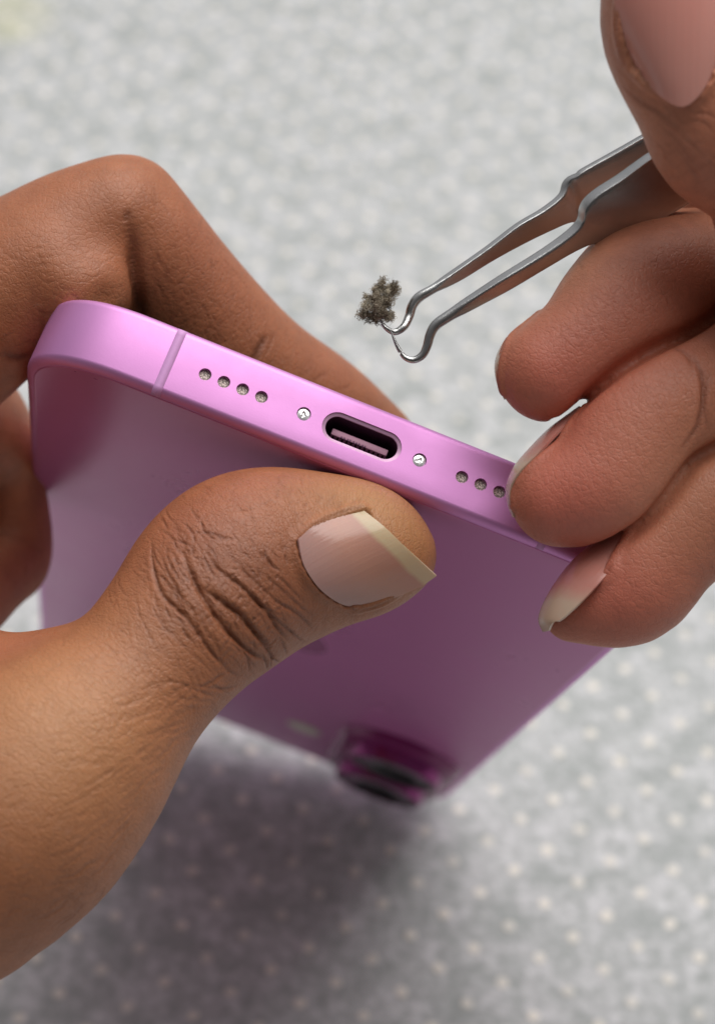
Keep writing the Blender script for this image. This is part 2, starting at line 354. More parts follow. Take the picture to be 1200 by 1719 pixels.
HR_ = {
 'fingA': (0.5, [(1420,416,234.0,10.55),(1274,476,228.0,8.79),(1119,494,222.0,8.60),(1059,524,218.0,7.66),(994,576,215.5,6.04),(921,623,214.5,5.16)]),
 'fingB': (0.5, [(1419,559,228.0,10.01),(1287,624,221.0,8.95),(1192,659,217.0,7.61),(1089,703,215.0,7.30),(1022,801,214.0,6.58),(941,833,214.0,5.13)]),
 'fingC': (0.5, [(1419,699,222.0,10.81),(1297,800,219.0,9.18),(1180,840,217.0,7.65),(1113,912,216.0,6.33),(1055,989,216.0,5.75),(961,1029,216.5,3.06)]),
 'thumb': (2.0, [(1109,-120,202.0,7.30),(1135,-37,202.0,7.09),(1142,51,202.0,7.37),(1192,156,202.0,7.30),(1229,221,203.0,7.67),(1326,280,205.0,8.50),(1427,478,210.0,11.80)]),
 'gap': (1.0, [(1192,368,237.0,4.6),(1260,395,238.0,7.5),(1400,450,240.0,10.0)]),
 'index': (2.0, [(1219,272,234.0,5.60),(1299,327,234.0,6.80),(1396,443,234.0,10.00)]),
 'palm': (6, [(1560,300,236.0,16.00),(1580,600,230.0,20.00),(1560,900,226.0,18.00)]),
}

class Flesh:
    """A hand: grid of distances, surface nets mesh, ray tracing against it."""
    def __init__(s, CH, h=.7, slits=()):
        s.h = h; s.chains = {k: chain3(n) for k, (kk, n) in CH.items()}
        P = np.vstack([p - r[:, None] for p, r in s.chains.values()] + [p + r[:, None] for p, r in s.chains.values()])
        s.lo = P.min(0) - 4; s.hi = P.max(0) + 4; s.n = np.ceil((s.hi - s.lo) / h).astype(int) + 1
        ax = [s.lo[i] + np.arange(s.n[i]) * h for i in range(3)]
        G = np.full(s.n, 6.0, np.float32)
        keep = {}
        for name, (P, R) in s.chains.items():
            k = CH[name][0]; D = np.full(s.n, 6.0, np.float32)
            for i in range(len(P) - 1):
                a, b, ra, rb = P[i], P[i + 1], R[i], R[i + 1]; mg = max(ra, rb) + k + 2.5
                l_ = np.maximum(np.floor((np.minimum(a, b) - mg - s.lo) / h).astype(int), 0); u_ = np.minimum(np.ceil((np.maximum(a, b) + mg - s.lo) / h).astype(int) + 1, s.n)
                sl = tuple(slice(p, q) for p, q in zip(l_, u_))
                X = (ax[0][sl[0]] - a[0])[:, None, None]; Y = (ax[1][sl[1]] - a[1])[None, :, None]; Z = (ax[2][sl[2]] - a[2])[None, None, :]
                ab = b - a; L = ab @ ab + 1e-9
                t = np.clip((X * ab[0] + Y * ab[1] + Z * ab[2]) / L, 0, 1)
                d = np.sqrt((X - t * ab[0]) ** 2 + (Y - t * ab[1]) ** 2 + (Z - t * ab[2]) ** 2) - (ra + (rb - ra) * t)
                D[sl] = np.minimum(D[sl], d)
            G = smin(G, D, k)
            if any(name in q for q in slits): keep[name] = D
        for a, b, half, deep in slits:                                 # the gap where two fingers touch
            dd = np.abs(keep[a] - keep[b]) * .5; mn = np.minimum(keep[a], keep[b])
            G = np.maximum(G, np.where(np.maximum(keep[a], keep[b]) < 5.5, np.minimum(half - dd, mn + deep), -99))
        del keep
        for _ in range(2):
            for axn in range(3):
                G2 = G.copy(); sl = [slice(None)] * 3
                a = [slice(None)] * 3; b = [slice(None)] * 3; c = [slice(None)] * 3
                a[axn] = slice(0, -2); b[axn] = slice(1, -1); c[axn] = slice(2, None)
                G2[tuple(b)] = .25 * G[tuple(a)] + .5 * G[tuple(b)] + .25 * G[tuple(c)]; G = G2
        s.G = G
    def sample(s, Q):
        g = (np.asarray(Q) - s.lo) / s.h; i = np.clip(np.floor(g).astype(int), 0, s.n - 2); f = np.clip(g - i, 0, 1); r = 0
        for dx in (0, 1):
            for dy in (0, 1):
                for dz in (0, 1):
                    w = (f[..., 0] if dx else 1 - f[..., 0]) * (f[..., 1] if dy else 1 - f[..., 1]) * (f[..., 2] if dz else 1 - f[..., 2])
                    r = r + w * s.G[i[..., 0] + dx, i[..., 1] + dy, i[..., 2] + dz]
        return r
    def trace(s, uv):
        """photo points -> nearest surface point on their line of sight (closest approach if it misses)"""
        uv = np.atleast_2d(np.array(uv, float)); z = np.arange(s.lo[2] + 1, s.hi[2], .2)
        ray = np.stack([(uv[:, 0] - CX) / F, (uv[:, 1] - CY) / F, np.ones(len(uv))], 1)
        d = s.sample(ray[:, None] * z[None, :, None]); hit = d < 0; k = np.where(hit.any(1), hit.argmax(1), d.argmin(1))
        return ray * z[k][:, None], hit.any(1)
    def radial(s, O, D, rmax=14):
        """from points O outwards along D: where the surface is"""
        r = np.arange(.3, rmax, .08); Q = O[..., None, :] + D[..., None, :] * r[:, None]; d = s.sample(Q) > 0
        k = np.where(d.any(-1), d.argmax(-1), len(r) - 1); return r[k]
    def nets(s):
        G = s.G; ins = G < 0
        c = np.zeros(tuple(s.n - 1), np.int8); acc = np.zeros(tuple(s.n - 1) + (3,), np.float32); cnt = np.zeros(tuple(s.n - 1), np.float32)
        corner = [(i, j, k) for i in (0, 1) for j in (0, 1) for k in (0, 1)]
        def cs(A, o): return A[o[0]:A.shape[0] - 1 + o[0], o[1]:A.shape[1] - 1 + o[1], o[2]:A.shape[2] - 1 + o[2]]
        for a in corner:
            for axn in range(3):
                if a[axn]: continue
                b = list(a); b[axn] = 1; A, B = cs(G, a), cs(G, b); m_ = (A < 0) != (B < 0)
                t = np.where(m_, A / np.where(m_, A - B, 1), 0)
                for q in range(3): acc[..., q] += np.where(m_, a[q] + (t if q == axn else 0), 0)
                cnt += m_
        use = cnt > 0; idx = -np.ones(use.shape, np.int64); idx[use] = np.arange(use.sum())
        w = np.argwhere(use); V = s.lo + (w + acc[use] / cnt[use][:, None]) * s.h; Fq = []
        for axn in range(3):
            o1, o2 = [(1, 2), (2, 0), (0, 1)][axn]
            sl0 = [slice(1, -1)] * 3; sl0[axn] = slice(0, -1); sl1 = [slice(1, -1)] * 3; sl1[axn] = slice(1, None)
            A, B = ins[tuple(sl0)], ins[tuple(sl1)]
            for flip, M_ in ((False, A & ~B), (True, ~A & B)):
                p = np.argwhere(M_); off = np.ones(3, int); off[axn] = 0; p = p + off
                e1 = np.zeros(3, int); e1[o1] = 1; e2 = np.zeros(3, int); e2[o2] = 1
                q = [p - e1 - e2, p - e2, p, p - e1]; qi = [idx[tuple(k.T)] for k in q]
                Fq.append(np.stack(qi[::-1] if flip else qi, 1))
        return V, np.vstack(Fq)

def read_v(me):
    a = np.empty(len(me.vertices) * 3, np.float32); me.vertices.foreach_get('co', a); return a.reshape(-1, 3).astype(float)
def read_n(me):
    a = np.empty(len(me.vertices) * 3, np.float32); me.vertex_normals.foreach_get('vector', a); return a.reshape(-1, 3).astype(float)

def build_hand(name, CH, box, fine, creases, spots, nails, mat, h=.7, slits=()):
    """creases: (photo polyline, width mm, depth mm); spots: (u, v, radius mm, r, g, b weight); nails: boundary loops that sink into skin"""
    fl = Flesh(CH, h, slits); V, Fq = fl.nets()
    # straightened coordinates: along the finger, and across it
    best = np.full(len(V), 1e9); FC = np.zeros((len(V), 3)); base = 0.0; DC = []
    for ci, (P, R) in enumerate(fl.chains.values()):
        best_before = best; best = best.copy(); mine = np.full(len(V), 1e9); s_ = 0.0; T = P[1] - P[0]; T /= np.linalg.norm(T); N1 = np.cross(T, [0, 0, 1.]); N1 /= np.linalg.norm(N1)
        for i in range(len(P) - 1):
            ab = P[i + 1] - P[i]; L = np.linalg.norm(ab) + 1e-9; T = ab / L; N1 = N1 - (N1 @ T) * T; N1 /= np.linalg.norm(N1); N2 = np.cross(T, N1)
            w = V - P[i]; tt = w @ T; t = np.clip(tt / L, 0, 1); r = R[i] + (R[i + 1] - R[i]) * t
            q = w - t[:, None] * ab; d = np.linalg.norm(q, axis=1) - r; mine = np.minimum(mine, d); m_ = d < best
            best[m_] = d[m_]; FC[m_, 0] = (base + s_ + tt)[m_]; FC[m_, 1] = (w @ N1)[m_]; FC[m_, 2] = (w @ N2)[m_]; s_ += L
        base += 200.0; DC.append(mine)
    DC = np.sort(np.array(DC), axis=0); FM = np.clip((DC[1] - DC[0]) / 4.5, 0, 1) ** 1.3
    me = mesh(name, V, Fq[:, ::-1] if False else Fq)
    at = me.attributes.new('flow', 'FLOAT_VECTOR', 'POINT'); at.data.foreach_set('vector', FC.astype(np.float32).ravel())
    am = me.attributes.new('flow_mask', 'FLOAT', 'POINT'); am.data.foreach_set('value', FM.astype(np.float32))
    fix_normals(me)
    tmp = obj('tmp', me); md = tmp.modifiers.new('s', 'SUBSURF'); md.levels = 1; md.render_levels = 1
    dg = bpy.context.evaluated_depsgraph_get(); dg.update(); me2 = bpy.data.meshes.new_from_object(tmp.evaluated_get(dg)); bpy.data.objects.remove(tmp)
    me = me2; me.name = name
    # finer mesh where the photo shows folds
    b = bmesh.new(); b.from_mesh(me)
    for (u0, v0, u1, v1, cuts) in fine:
        es = []
        for e in b.edges:
            p = (e.verts[0].co + e.verts[1].co) / 2; u = p.x / p.z * F + CX; v = p.y / p.z * F + CY
            if u0 < u < u1 and v0 < v < v1 and e.verts[0].normal.dot(p) < 0.15 * p.length and e.calc_length() > .22: es.append(e)
        bmesh.ops.subdivide_edges(b, edges=es, cuts=cuts, use_grid_fill=True, smooth=.0)
    b.normal_update(); b.to_mesh(me); b.free()
    V = read_v(me); Nn = read_n(me); D = np.zeros(len(V)); COL = np.zeros((len(V), 4)); COL[:, 3] = 1
    ns = (np.einsum('ij,ij->i', Nn, V) > 0).mean()
    U = V[:, 0] / V[:, 2] * F + CX; W = V[:, 1] / V[:, 2] * F + CY
    def dense(P3, step):
        o = [P3[:1]]
        for a, c in zip(P3[:-1], P3[1:]):
            n = max(2, int(np.linalg.norm(c - a) / step) + 1); o.append(a + (c - a) * np.linspace(0, 1, n)[1:, None])
        return np.vstack(o)
    front = (Nn * V).sum(1) < 8
    for pl, wid, dep in creases:
        uv = catmull(pl, 4) if len(pl) > 2 else np.array(pl, float); P3, hit = fl.trace(uv); P3 = P3[hit]
        if len(P3) < 2: continue
        Q = dense(P3, wid * .4); sel = np.where((U > Q[:, 0].min() / 1 * 0 + uv[:, 0].min() - 45) & (U < uv[:, 0].max() + 45) & (W > uv[:, 1].min() - 45) & (W < uv[:, 1].max() + 45) & front)[0]
        if not len(sel): continue
        dm = np.full(len(sel), 1e9); km = np.zeros(len(sel))
        for k0 in range(0, len(Q), 64):
            dd = np.linalg.norm(V[sel][:, None] - Q[None, k0:k0 + 64], axis=2); j = dd.argmin(1); x = dd[np.arange(len(sel)), j]; m_ = x < dm; dm[m_] = x[m_]; km[m_] = (j + k0)[m_]
        e = km / max(1, len(Q) - 1); tp = np.clip(np.minimum(e, 1 - e) / .32, 0, 1)
        D[sel] += tp * dep * .66 * (-np.exp(-(dm / (wid * .78)) ** 2) + (0 if dep > 1 else .12) * np.exp(-((dm - 2.3 * wid) / (1.25 * wid)) ** 2))
        COL[sel, 1] = np.maximum(COL[sel, 1], tp * np.exp(-(dm / (wid * 1.1)) ** 2) * min(1, dep / .25))
    for (u, v, rad, *ch) in spots:
        P3, _ = fl.trace([(u, v)]); dd = np.linalg.norm(V - P3[0], axis=1)
        for i, a in ((0, ch[0]), (2, ch[1])): COL[:, i] = np.clip(COL[:, i] + a * np.exp(-(dd / rad) ** 2), 0, 1)
        if len(ch) > 3: COL[:, 1] = np.clip(COL[:, 1] + ch[3] * np.exp(-(dd / rad) ** 2) * (.8 + .4 * RNG.random(len(V))), 0, 1)
        if len(ch) > 2: D += ch[2] * np.exp(-(dd / rad) ** 2)
    for (inner, loop) in nails(fl):
        loopd = dense(loop, .25); lo, hi = loopd.min(0) - 3, loopd.max(0) + 3
        sel = np.where(((V > lo) & (V < hi)).all(1))[0]
        dl = np.min(np.linalg.norm(V[sel][:, None] - loopd[None], axis=2), 1)
        di = np.min(np.linalg.norm(V[sel][:, None] - inner[None], axis=2), 1)
        D[sel] += .34 * np.exp(-((dl - .35) / .45) ** 2) - .75 * np.clip(1.2 - di / .75, 0, 1)
        COL[sel, 1] = np.maximum(COL[sel, 1], .5 * np.exp(-(dl / .3) ** 2))
    V += Nn * D[:, None]
    me.vertices.foreach_set('co', w3(V).astype(np.float32).ravel())
    ca = me.attributes.new('pigment_shading', 'FLOAT_COLOR', 'POINT'); ca.data.foreach_set('color', COL.astype(np.float32).ravel())
    fix_normals(me); me.update(); me.polygons.foreach_set('use_smooth', [True] * len(me.polygons))
    print(name, 'verts', len(V), 'normals out', ns)
    o = obj(name, me, mat); return o, fl

def skin(name, base, dark, red, pale, mm_s=(1.0, .36, .2), line=1.0):
    t = Mat(name); P = t.obj(); fl = t.attr('flow'); pg = t.n('ShaderNodeAttribute', attribute_name='pigment_shading'); sx = t.n('ShaderNodeSeparateColor', {0: pg.outputs['Color']})
    st = t.n('ShaderNodeMapping', {0: fl}); st.inputs['Scale'].default_value = (1.0, .30, .30)
    n_big = t.noise(P, 95, 3, .6); n_mid = t.noise(P, 420, 3, .6); n_f = t.noise(P, 1500, 3, .6)
    wr = t.noise(st.outputs[0], 1.6, 4, .62)                           # broken lines across the finger
    vor = t.n('ShaderNodeTexVoronoi', {'Vector': st.outputs[0], 'Scale': 2.1}, feature='DISTANCE_TO_EDGE').outputs['Distance']
    vor2 = t.n('ShaderNodeTexVoronoi', {'Vector': t.vm('ADD', P, t.n('ShaderNodeVectorMath', {0: t.noise(P, 900, 2, out='Color'), 1: (.0008,) * 3}, operation='MULTIPLY').outputs[0]), 'Scale': 1500.0}, feature='DISTANCE_TO_EDGE').outputs['Distance']
    vor3 = t.n('ShaderNodeTexVoronoi', {'Vector': P, 'Scale': 3300.0}, feature='DISTANCE_TO_EDGE').outputs['Distance']; cells2 = t.ramp(vor3, [(0, (0, 0, 0)), (.16, (1, 1, 1))])
    lines = t.ramp(vor, [(0, (0, 0, 0)), (.10, (1, 1, 1))]); cells = t.ramp(vor2, [(0, (0, 0, 0)), (.14, (1, 1, 1))])
    col = t.mix(t.ramp(n_big, [(.3, (0, 0, 0)), (.7, (1, 1, 1))]), base, tuple(b * .86 + r * .14 for b, r in zip(base, red)))
    col = t.mix(t.math('MULTIPLY', t.ramp(n_mid, [(.35, (0, 0, 0)), (.65, (1, 1, 1))]), .22), col, dark)
    col = t.mix(sx.outputs[0], col, red); col = t.mix(sx.outputs[2], col, pale)
    col = t.mix(t.math('MULTIPLY', sx.outputs[1], .55), col, dark)
    col = t.mix(t.math('MULTIPLY', t.math('MULTIPLY', t.math('SUBTRACT', 1.0, lines), t.attr('flow_mask', 'Fac')), .10), col, dark)
    fm = t.attr('flow_mask', 'Fac')
    flo = t.math('MULTIPLY', fm, t.math('ADD', t.math('MULTIPLY', lines, .22 * line), t.math('MULTIPLY', wr, .5 * line)))
    h = t.math('ADD', flo, t.math('ADD', t.math('MULTIPLY', cells, .28), t.math('ADD', t.math('MULTIPLY', n_f, .35), t.math('MULTIPLY', cells2, .14))))
    rough = t.math('ADD', .34, t.math('MULTIPLY', n_f, .26))
    t.p(Base_Color=col, Roughness=rough, Specular_IOR_Level=.5, Subsurface_Weight=.18, Subsurface_Radius=mm_s, Subsurface_Scale=.0007, Normal=t.bump(h, .00008, 1.0))
    return t.m

# nail geometry ------------------------------------------------------------
def nail_material(name, bed, edge, lunula):
    t = Mat(name); a = t.n('ShaderNodeAttribute', attribute_name='nail'); s = t.n('ShaderNodeSeparateXYZ', {0: a.outputs['Vector']}); P = t.obj()
    n = t.noise(P, 260, 3, .6); wob = t.math('ADD', s.outputs[0], t.math('MULTIPLY', t.math('SUBTRACT', n, .5), .10))
    c = t.ramp(wob, [(0, lunula), (.30, tuple(.5 * (x + y) for x, y in zip(lunula, bed))), (.55, bed), (.80, tuple(x * .92 for x in bed)), (.86, edge), (1.0, tuple(x * 1.04 for x in edge))])
    c = t.mix(t.math('MULTIPLY', n, .25), c, tuple(x * .85 for x in bed))
    st = t.n('ShaderNodeMapping', {0: a.outputs['Vector']}); st.inputs['Scale'].default_value = (.6, 26, 1)
    r = t.noise(st.outputs[0], 1.0, 2)
    t.p(Base_Color=c, Roughness=t.math('ADD', .13, t.math('MULTIPLY', n, .16)), Subsurface_Weight=.25, Subsurface_Radius=(1, .5, .4), Subsurface_Scale=.0010, Specular_IOR_Level=.5, Normal=t.bump(r, .00005, .6))
    return t.m
def polyfit_surface(ST, P, deg=3):
    def basis(s, t): return np.stack([s ** i * t ** j for i in range(deg + 1) for j in range(deg + 1 - i)], -1)
    c, *_ = np.linalg.lstsq(basis(ST[:, 0], ST[:, 1]), P, rcond=None)
    return lambda s, t: basis(s, t) @ c
def nail_mesh(name, G, ST, thick=.28):
    """G: (ns, nt, 3) grid in lens mm, s from root to free edge"""
    ns, n_t = G.shape[:2]; du = np.gradient(G, axis=0); dv = np.gradient(G, axis=1); Nn = np.cross(du, dv); Nn /= np.linalg.norm(Nn, axis=2)[..., None] + 1e-12
    if (Nn[ns // 2, n_t // 2] @ NAIL_OUT) < 0: Nn = -Nn
    top = G + Nn * .12; bot = G - Nn * (thick - .12)
    V = np.vstack([top.reshape(-1, 3), bot.reshape(-1, 3)]); M_ = ns * n_t; Fc = []
    for i in range(ns - 1):
        for j in range(n_t - 1):
            a = i * n_t + j; q = (a, a + 1, a + n_t + 1, a + n_t); Fc += [q, tuple(x + M_ for x in q[::-1])]
    rim = [i * n_t for i in range(ns)] + [(ns - 1) * n_t + j for j in range(1, n_t)] + [i * n_t + n_t - 1 for i in range(ns - 2, -1, -1)] + [j for j in range(n_t - 2, 0, -1)]
    for a, c in zip(rim, rim[1:] + rim[:1]): Fc.append((a, c, c + M_, a + M_))
    me = mesh(name, w3(V), Fc); at = me.attributes.new('nail', 'FLOAT_VECTOR', 'POINT')
    A = np.zeros((2 * M_, 3), np.float32); A[:M_, :2] = ST.reshape(-1, 2); A[M_:, :2] = ST.reshape(-1, 2); at.data.foreach_set('vector', A.ravel())
    fix_normals(me); me.set_sharp_from_angle(angle=math.radians(50)); return me
def resample(pl, n):
    pl = catmull(pl, 6) if len(pl) > 2 else np.array(pl, float); d = np.r_[0, np.cumsum(np.linalg.norm(np.diff(pl, axis=0), axis=1))]
    t = np.linspace(0, d[-1], n); return np.stack([np.interp(t, d, pl[:, i]) for i in range(2)], 1)
def coons(root, tip, sideA, sideB, ns=30, n_t=22):
    """root/tip run A->B, sides run root->tip"""
    c0, c1 = resample(root, n_t), resample(tip, n_t); d0, d1 = resample(sideA, ns), resample(sideB, ns)
    s = np.linspace(0, 1, ns)[:, None, None]; t = np.linspace(0, 1, n_t)[None, :, None]
    L1 = (1 - s) * c0[None] + s * c1[None]; L2 = (1 - t) * d0[:, None] + t * d1[:, None]
    B = (1 - s) * (1 - t) * c0[0] + (1 - s) * t * c0[-1] + s * (1 - t) * c1[0] + s * t * c1[-1]
    ST = np.stack(np.broadcast_arrays(s[..., 0], t[..., 0]), -1)
    return L1 + L2 - B, ST
NAILS = {}
def traced_nail(key, fl, root, tip, sa, sb, smax=.8, lift=.12, dome=.55):
    UV, ST = coons(root, tip, sa, sb); P, hit = fl.trace(UV.reshape(-1, 2)); st = ST.reshape(-1, 2)
    ok = hit & (st[:, 0] < smax) & (st[:, 1] > .06) & (st[:, 1] < .94)
    ray = np.concatenate([(UV - [CX, CY]) / F, np.ones(UV.shape[:2] + (1,))], 2)
    f = polyfit_surface(st[ok], P[ok][:, 2:3], 2); z = f(ST[..., 0], ST[..., 1])[..., 0] - lift - dome * (1 - (2 * ST[..., 1] - 1) ** 2) * (.6 + .4 * ST[..., 0])
    G = ray * z[..., None]; NAILS[key] = (G, ST)
    loop = np.vstack([G[::-1, 0], G[0, :], G[:, -1]]); k = int(.97 * len(G)); return G[2:k:2, 2:-2:2].reshape(-1, 3), loop
def edge_nail(key, fl, sil, vis, depth, rho, white, wrap=62):
    """nail of a finger seen from the side: sil = its outermost line in the photo (root to free edge), vis = how far (photo px) it wraps towards the lens"""
    ns, n_t = 34, 22; K = catmull([(u, v, w, z) for (u, v), w, z in zip(sil, vis, depth)], 6)
    d = np.r_[0, np.cumsum(np.linalg.norm(np.diff(K[:, :2], axis=0), axis=1))]; q = np.linspace(0, d[-1], ns)
    K = np.stack([np.interp(q, d, K[:, i]) for i in range(4)], 1); Tn = np.gradient(K[:, :2], axis=0); Tn /= np.linalg.norm(Tn, axis=1)[:, None]
    inn = np.stack([Tn[:, 1], -Tn[:, 0]], 1)
    body = np.array(sil).mean(0) + np.array([120, 60]); inn *= np.sign(((body - K[:, :2]) * inn).sum(1))[:, None]
    G = np.zeros((ns, n_t, 3)); ST = np.zeros((ns, n_t, 2))
    for i in range(ns):
        P = cam(*K[i, :2], K[i, 3]); I = np.array([inn[i, 0], inn[i, 1], 0.]); Z = np.array([0, 0, 1.]); w = max(.5, K[i, 2]) / F * K[i, 3]
        f1 = math.acos(max(-1, 1 - w / rho)); ff = np.linspace(f1, f1 - math.radians(wrap + 20), n_t) ; Cn = P + I * rho
        s_ = i / (ns - 1); ss = s_ / white * .8 if s_ < white else .8 + .2 * (s_ - white) / (1 - white)
        for j, a in enumerate(ff): G[i, j] = Cn - rho * (I * math.cos(a) + Z * math.sin(a)); ST[i, j] = (np.clip(ss - (.10 if white > .35 else 0) * (j / n_t), 0, 1), j / (n_t - 1))
    NAILS[key] = (G, ST); k = int(.93 * ns)
    return G[1:k:2, 4::2].reshape(-1, 3), G[:k, 0]

NAIL_OUT = np.array([0, 0, -1.0])
def nails_left(fl):
    return [traced_nail('L', fl, [(500, 905), (505, 935), (514, 958), (536, 988), (566, 1010), (598, 1020)], [(606, 855), (644, 884), (677, 915), (707, 943), (732, 966)],
        [(500, 905), (522, 886), (548, 872), (580, 861), (606, 855)], [(598, 1020), (635, 1013), (672, 998), (706, 983), (732, 966)], smax=.72, lift=.28)]
def nails_right(fl):
    return [traced_nail('T', fl, [(1062, 106), (1085, 136), (1115, 165), (1145, 179), (1170, 163), (1190, 132), (1208, 98)], [(1036, -112), (1085, -135), (1140, -140), (1190, -135), (1236, -112)],
                [(1062, 106), (1046, 72), (1036, 30), (1032, -30), (1036, -112)], [(1208, 98), (1228, 50), (1238, 0), (1242, -50), (1236, -112)], smax=.8),
            edge_nail('A', fl, [(900, 531), (886, 542), (872, 553), (859, 564), (841, 583), (832, 610), (835, 640), (848, 670)], [0, 0, 1, 2, 4, 4, 2, 0], [217, 216.6, 216.3, 216, 215, 214.6, 214.5, 214.5], 6.0, .04),
            edge_nail('B', fl, [(972, 683), (946, 702), (920, 722), (885, 758), (862, 787), (851, 818), (853, 846), (862, 868)], [3, 9, 13, 14, 10, 5, 3, 1], [215, 215, 214.6, 214.3, 214, 214, 214, 214], 6.0, .40),
            edge_nail('C', fl, [(1045, 876), (1018, 898), (990, 918), (962, 942), (936, 975), (915, 1010), (905, 1040), (912, 1060)], [14, 32, 45, 49, 46, 37, 24, 7], [216.5, 216.3, 216, 215.7, 215.5, 215.5, 215.5, 215.5], 5.6, .52)]

def z7(l, s=3.158, ox=180, oy=840): return [(ox + x / s, oy + y / s) for x, y in l]
CR_L = [
 (z7([(375,195),(400,260),(425,350),(465,440),(520,540),(590,640),(680,740),(760,810),(850,850)]), .24, .62),
 (z7([(480,460),(560,510),(640,565),(700,610),(770,690),(830,760),(868,818)]), .26, .75),
 (z7([(515,240),(545,310),(610,390),(700,450),(780,530),(850,600),(900,680),(960,750)]), .22, .56),
 (z7([(240,180),(235,290),(255,400),(290,500),(360,570),(430,640),(500,740),(570,830),(640,905),(710,938)]), .20, .46),
 (z7([(275,270),(325,390),(395,520),(470,610)]), .16, .16),
 (z7([(330,230),(350,350),(400,470),(480,590),(580,720),(680,830),(760,870)]), 1.15, -.42), (z7([(470,330),(520,410),(620,490),(720,570),(800,660),(880,770)]), 1.0, -.42), (z7([(600,290),(680,400),(800,510),(920,610),(1010,700)]), .9, -.26), (z7([(560,560),(680,665),(790,770)]), .6, -.26),
 (z7([(150,480),(165,590),(215,700),(270,800),(400,860)]), .14, .12),
 (z7([(215,430),(240,560),(300,670),(400,770),(520,880),(600,960)]), .15, .14),
 (z7([(640,250),(700,350),(800,450),(900,540),(1000,600),(1110,700)]), .17, .24),
 (z7([(760,350),(850,410),(950,500),(1040,580),(1110,620)]), .15, .14),
 (z7([(850,410),(920,420),(990,490),(1060,560)]), .16, .14),
 (z7([(430,180),(540,175),(620,205),(700,210)]), .22, .18),
 (z7([(540,600),(620,690),(700,760),(790,830),(850,820)]), .20, .24),
 (z7([(500,470),(560,560),(600,600),(660,640)]), .16, .18),
 (z7([(660,580),(720,560),(770,520)]), .15, .14),
 (z7([(700,610),(790,600),(830,640)]), .15, .12),
 (z7([(830,560),(900,640),(1000,720),(1060,770)]), .16, .18),
 (z7([(640,905),(560,960),(480,1000)]), .2, .14), (z7([(400,980),(520,990),(640,1000),(720,960)]), .2, .15), (z7([(180,1000),(330,960),(470,1010),(600,1050)]), .2, .10),
 ([(216,362),(219,400),(226,450),(232,500),(234,560)], .9, 1.5), ([(205,372),(214,362),(222,350)], .5, .2),
 ([(452,560),(438,580),(425,606),(420,625)], .5, .35), ([(462,552),(450,585),(436,610)], .3, .12), ([(0,592),(25,600),(60,596)], .6, .4),
]
# the fine creases of the thumb's base and of the index finger's side, roughly parallel runs
def runs(n, a0, a1, b0, b1, wid, dep, jit, cut=(.0, 1.0), bend=0.0):
    o = []
    for i in range(n):
        f = (i + RNG.uniform(-.35, .35)) / max(1, n - 1); A = np.array(a0) + (np.array(a1) - a0) * f; B = np.array(b0) + (np.array(b1) - b0) * f
        q0, q1 = sorted(RNG.uniform(cut[0], cut[1], 2)); q1 = min(1, max(q1, q0 + .35)); pts = []
        for t in np.linspace(q0, q1, 6):
            p = A + (B - A) * t; nrm = np.array([-(B - A)[1], (B - A)[0]]) / np.linalg.norm(B - A); pts.append(tuple(p + nrm * (RNG.normal(0, jit) + bend * math.sin(math.pi * t))))
        o.append((pts, wid * RNG.uniform(.8, 1.3), dep * RNG.uniform(.5, 1.3)))
    return o
def net(n, box, ang, spread, ln, wid, dep, soft=None):
    # short crossing skin lines scattered over a region of the photo
    o = []
    for _ in range(n):
        while True:
            u, v = RNG.uniform(box[0], box[2]), RNG.uniform(box[1], box[3])
            if soft is None or soft(u, v): break
        a = math.radians(ang + RNG.normal(0, spread)); l = ln * RNG.uniform(.5, 1.4); b = RNG.normal(0, .12) * l
        c, d = math.cos(a), math.sin(a); o.append(([(u - c * l / 2, v - d * l / 2), (u - d * b, v + c * b), (u + c * l / 2, v + d * l / 2)], wid * RNG.uniform(.8, 1.3), dep * RNG.uniform(.5, 1.4)))
    return o
CR_L += net(150, (0, 1120, 345, 1600), -14, 16, 60, .13, .055, lambda u, v: v > 1120 + (345 - u) * .35 and v < 1640 - u * 1.25)
CR_L += net(70, (180, 880, 420, 1200), 60, 16, 48, .12, .07, lambda u, v: u + v > 1130)
CR_L += net(70, (20, 1080, 330, 1300), -50, 26, 40, .12, .045)
CR_L += net(90, (240, 330, 420, 620), 70, 12, 50, .14, .07, lambda u, v: abs((v - 330) - (u - 230) * 1.15) < 130)
CR_L += net(70, (0, 400, 200, 590), 6, 14, 45, .13, .06)
CR_L += net(60, (380, 500, 640, 690), 50, 20, 40, .13, .05)
CR_L += net(90, (300, 800, 520, 1080), 48, 26, 26, .11, .07)
CR_L += net(110, (265, 860, 480, 1120), 58, 14, 44, .12, .16, lambda u, v: abs((v - 990) - (u - 370) * .35) < 110)
CR_L += net(40, (330, 950, 470, 1110), -35, 20, 20, .12, .12)
CR_L += runs(26, (40, 1330), (60, 1590), (345, 1150), (215, 1440),   .16, .09, 3, bend=14)
CR_L += runs(16, (60, 1290), (150, 1180), (340, 1235), (330, 1120), .20, .08, 3, bend=8)
CR_L += runs(14, (195, 1000), (300, 860), (330, 1190), (420, 1130), .18, .07, 3, bend=10)
CR_L += runs(16, (262, 350), (400, 560), (235, 520), (330, 600), .20, .08, 3)
CR_L += runs(12, (470, 800), (620, 815), (440, 850), (590, 862), .16, .09, 1, bend=-4)
CR_L += runs(12, (560, 610), (650, 690), (500, 660), (600, 710), .2, .06, 2)
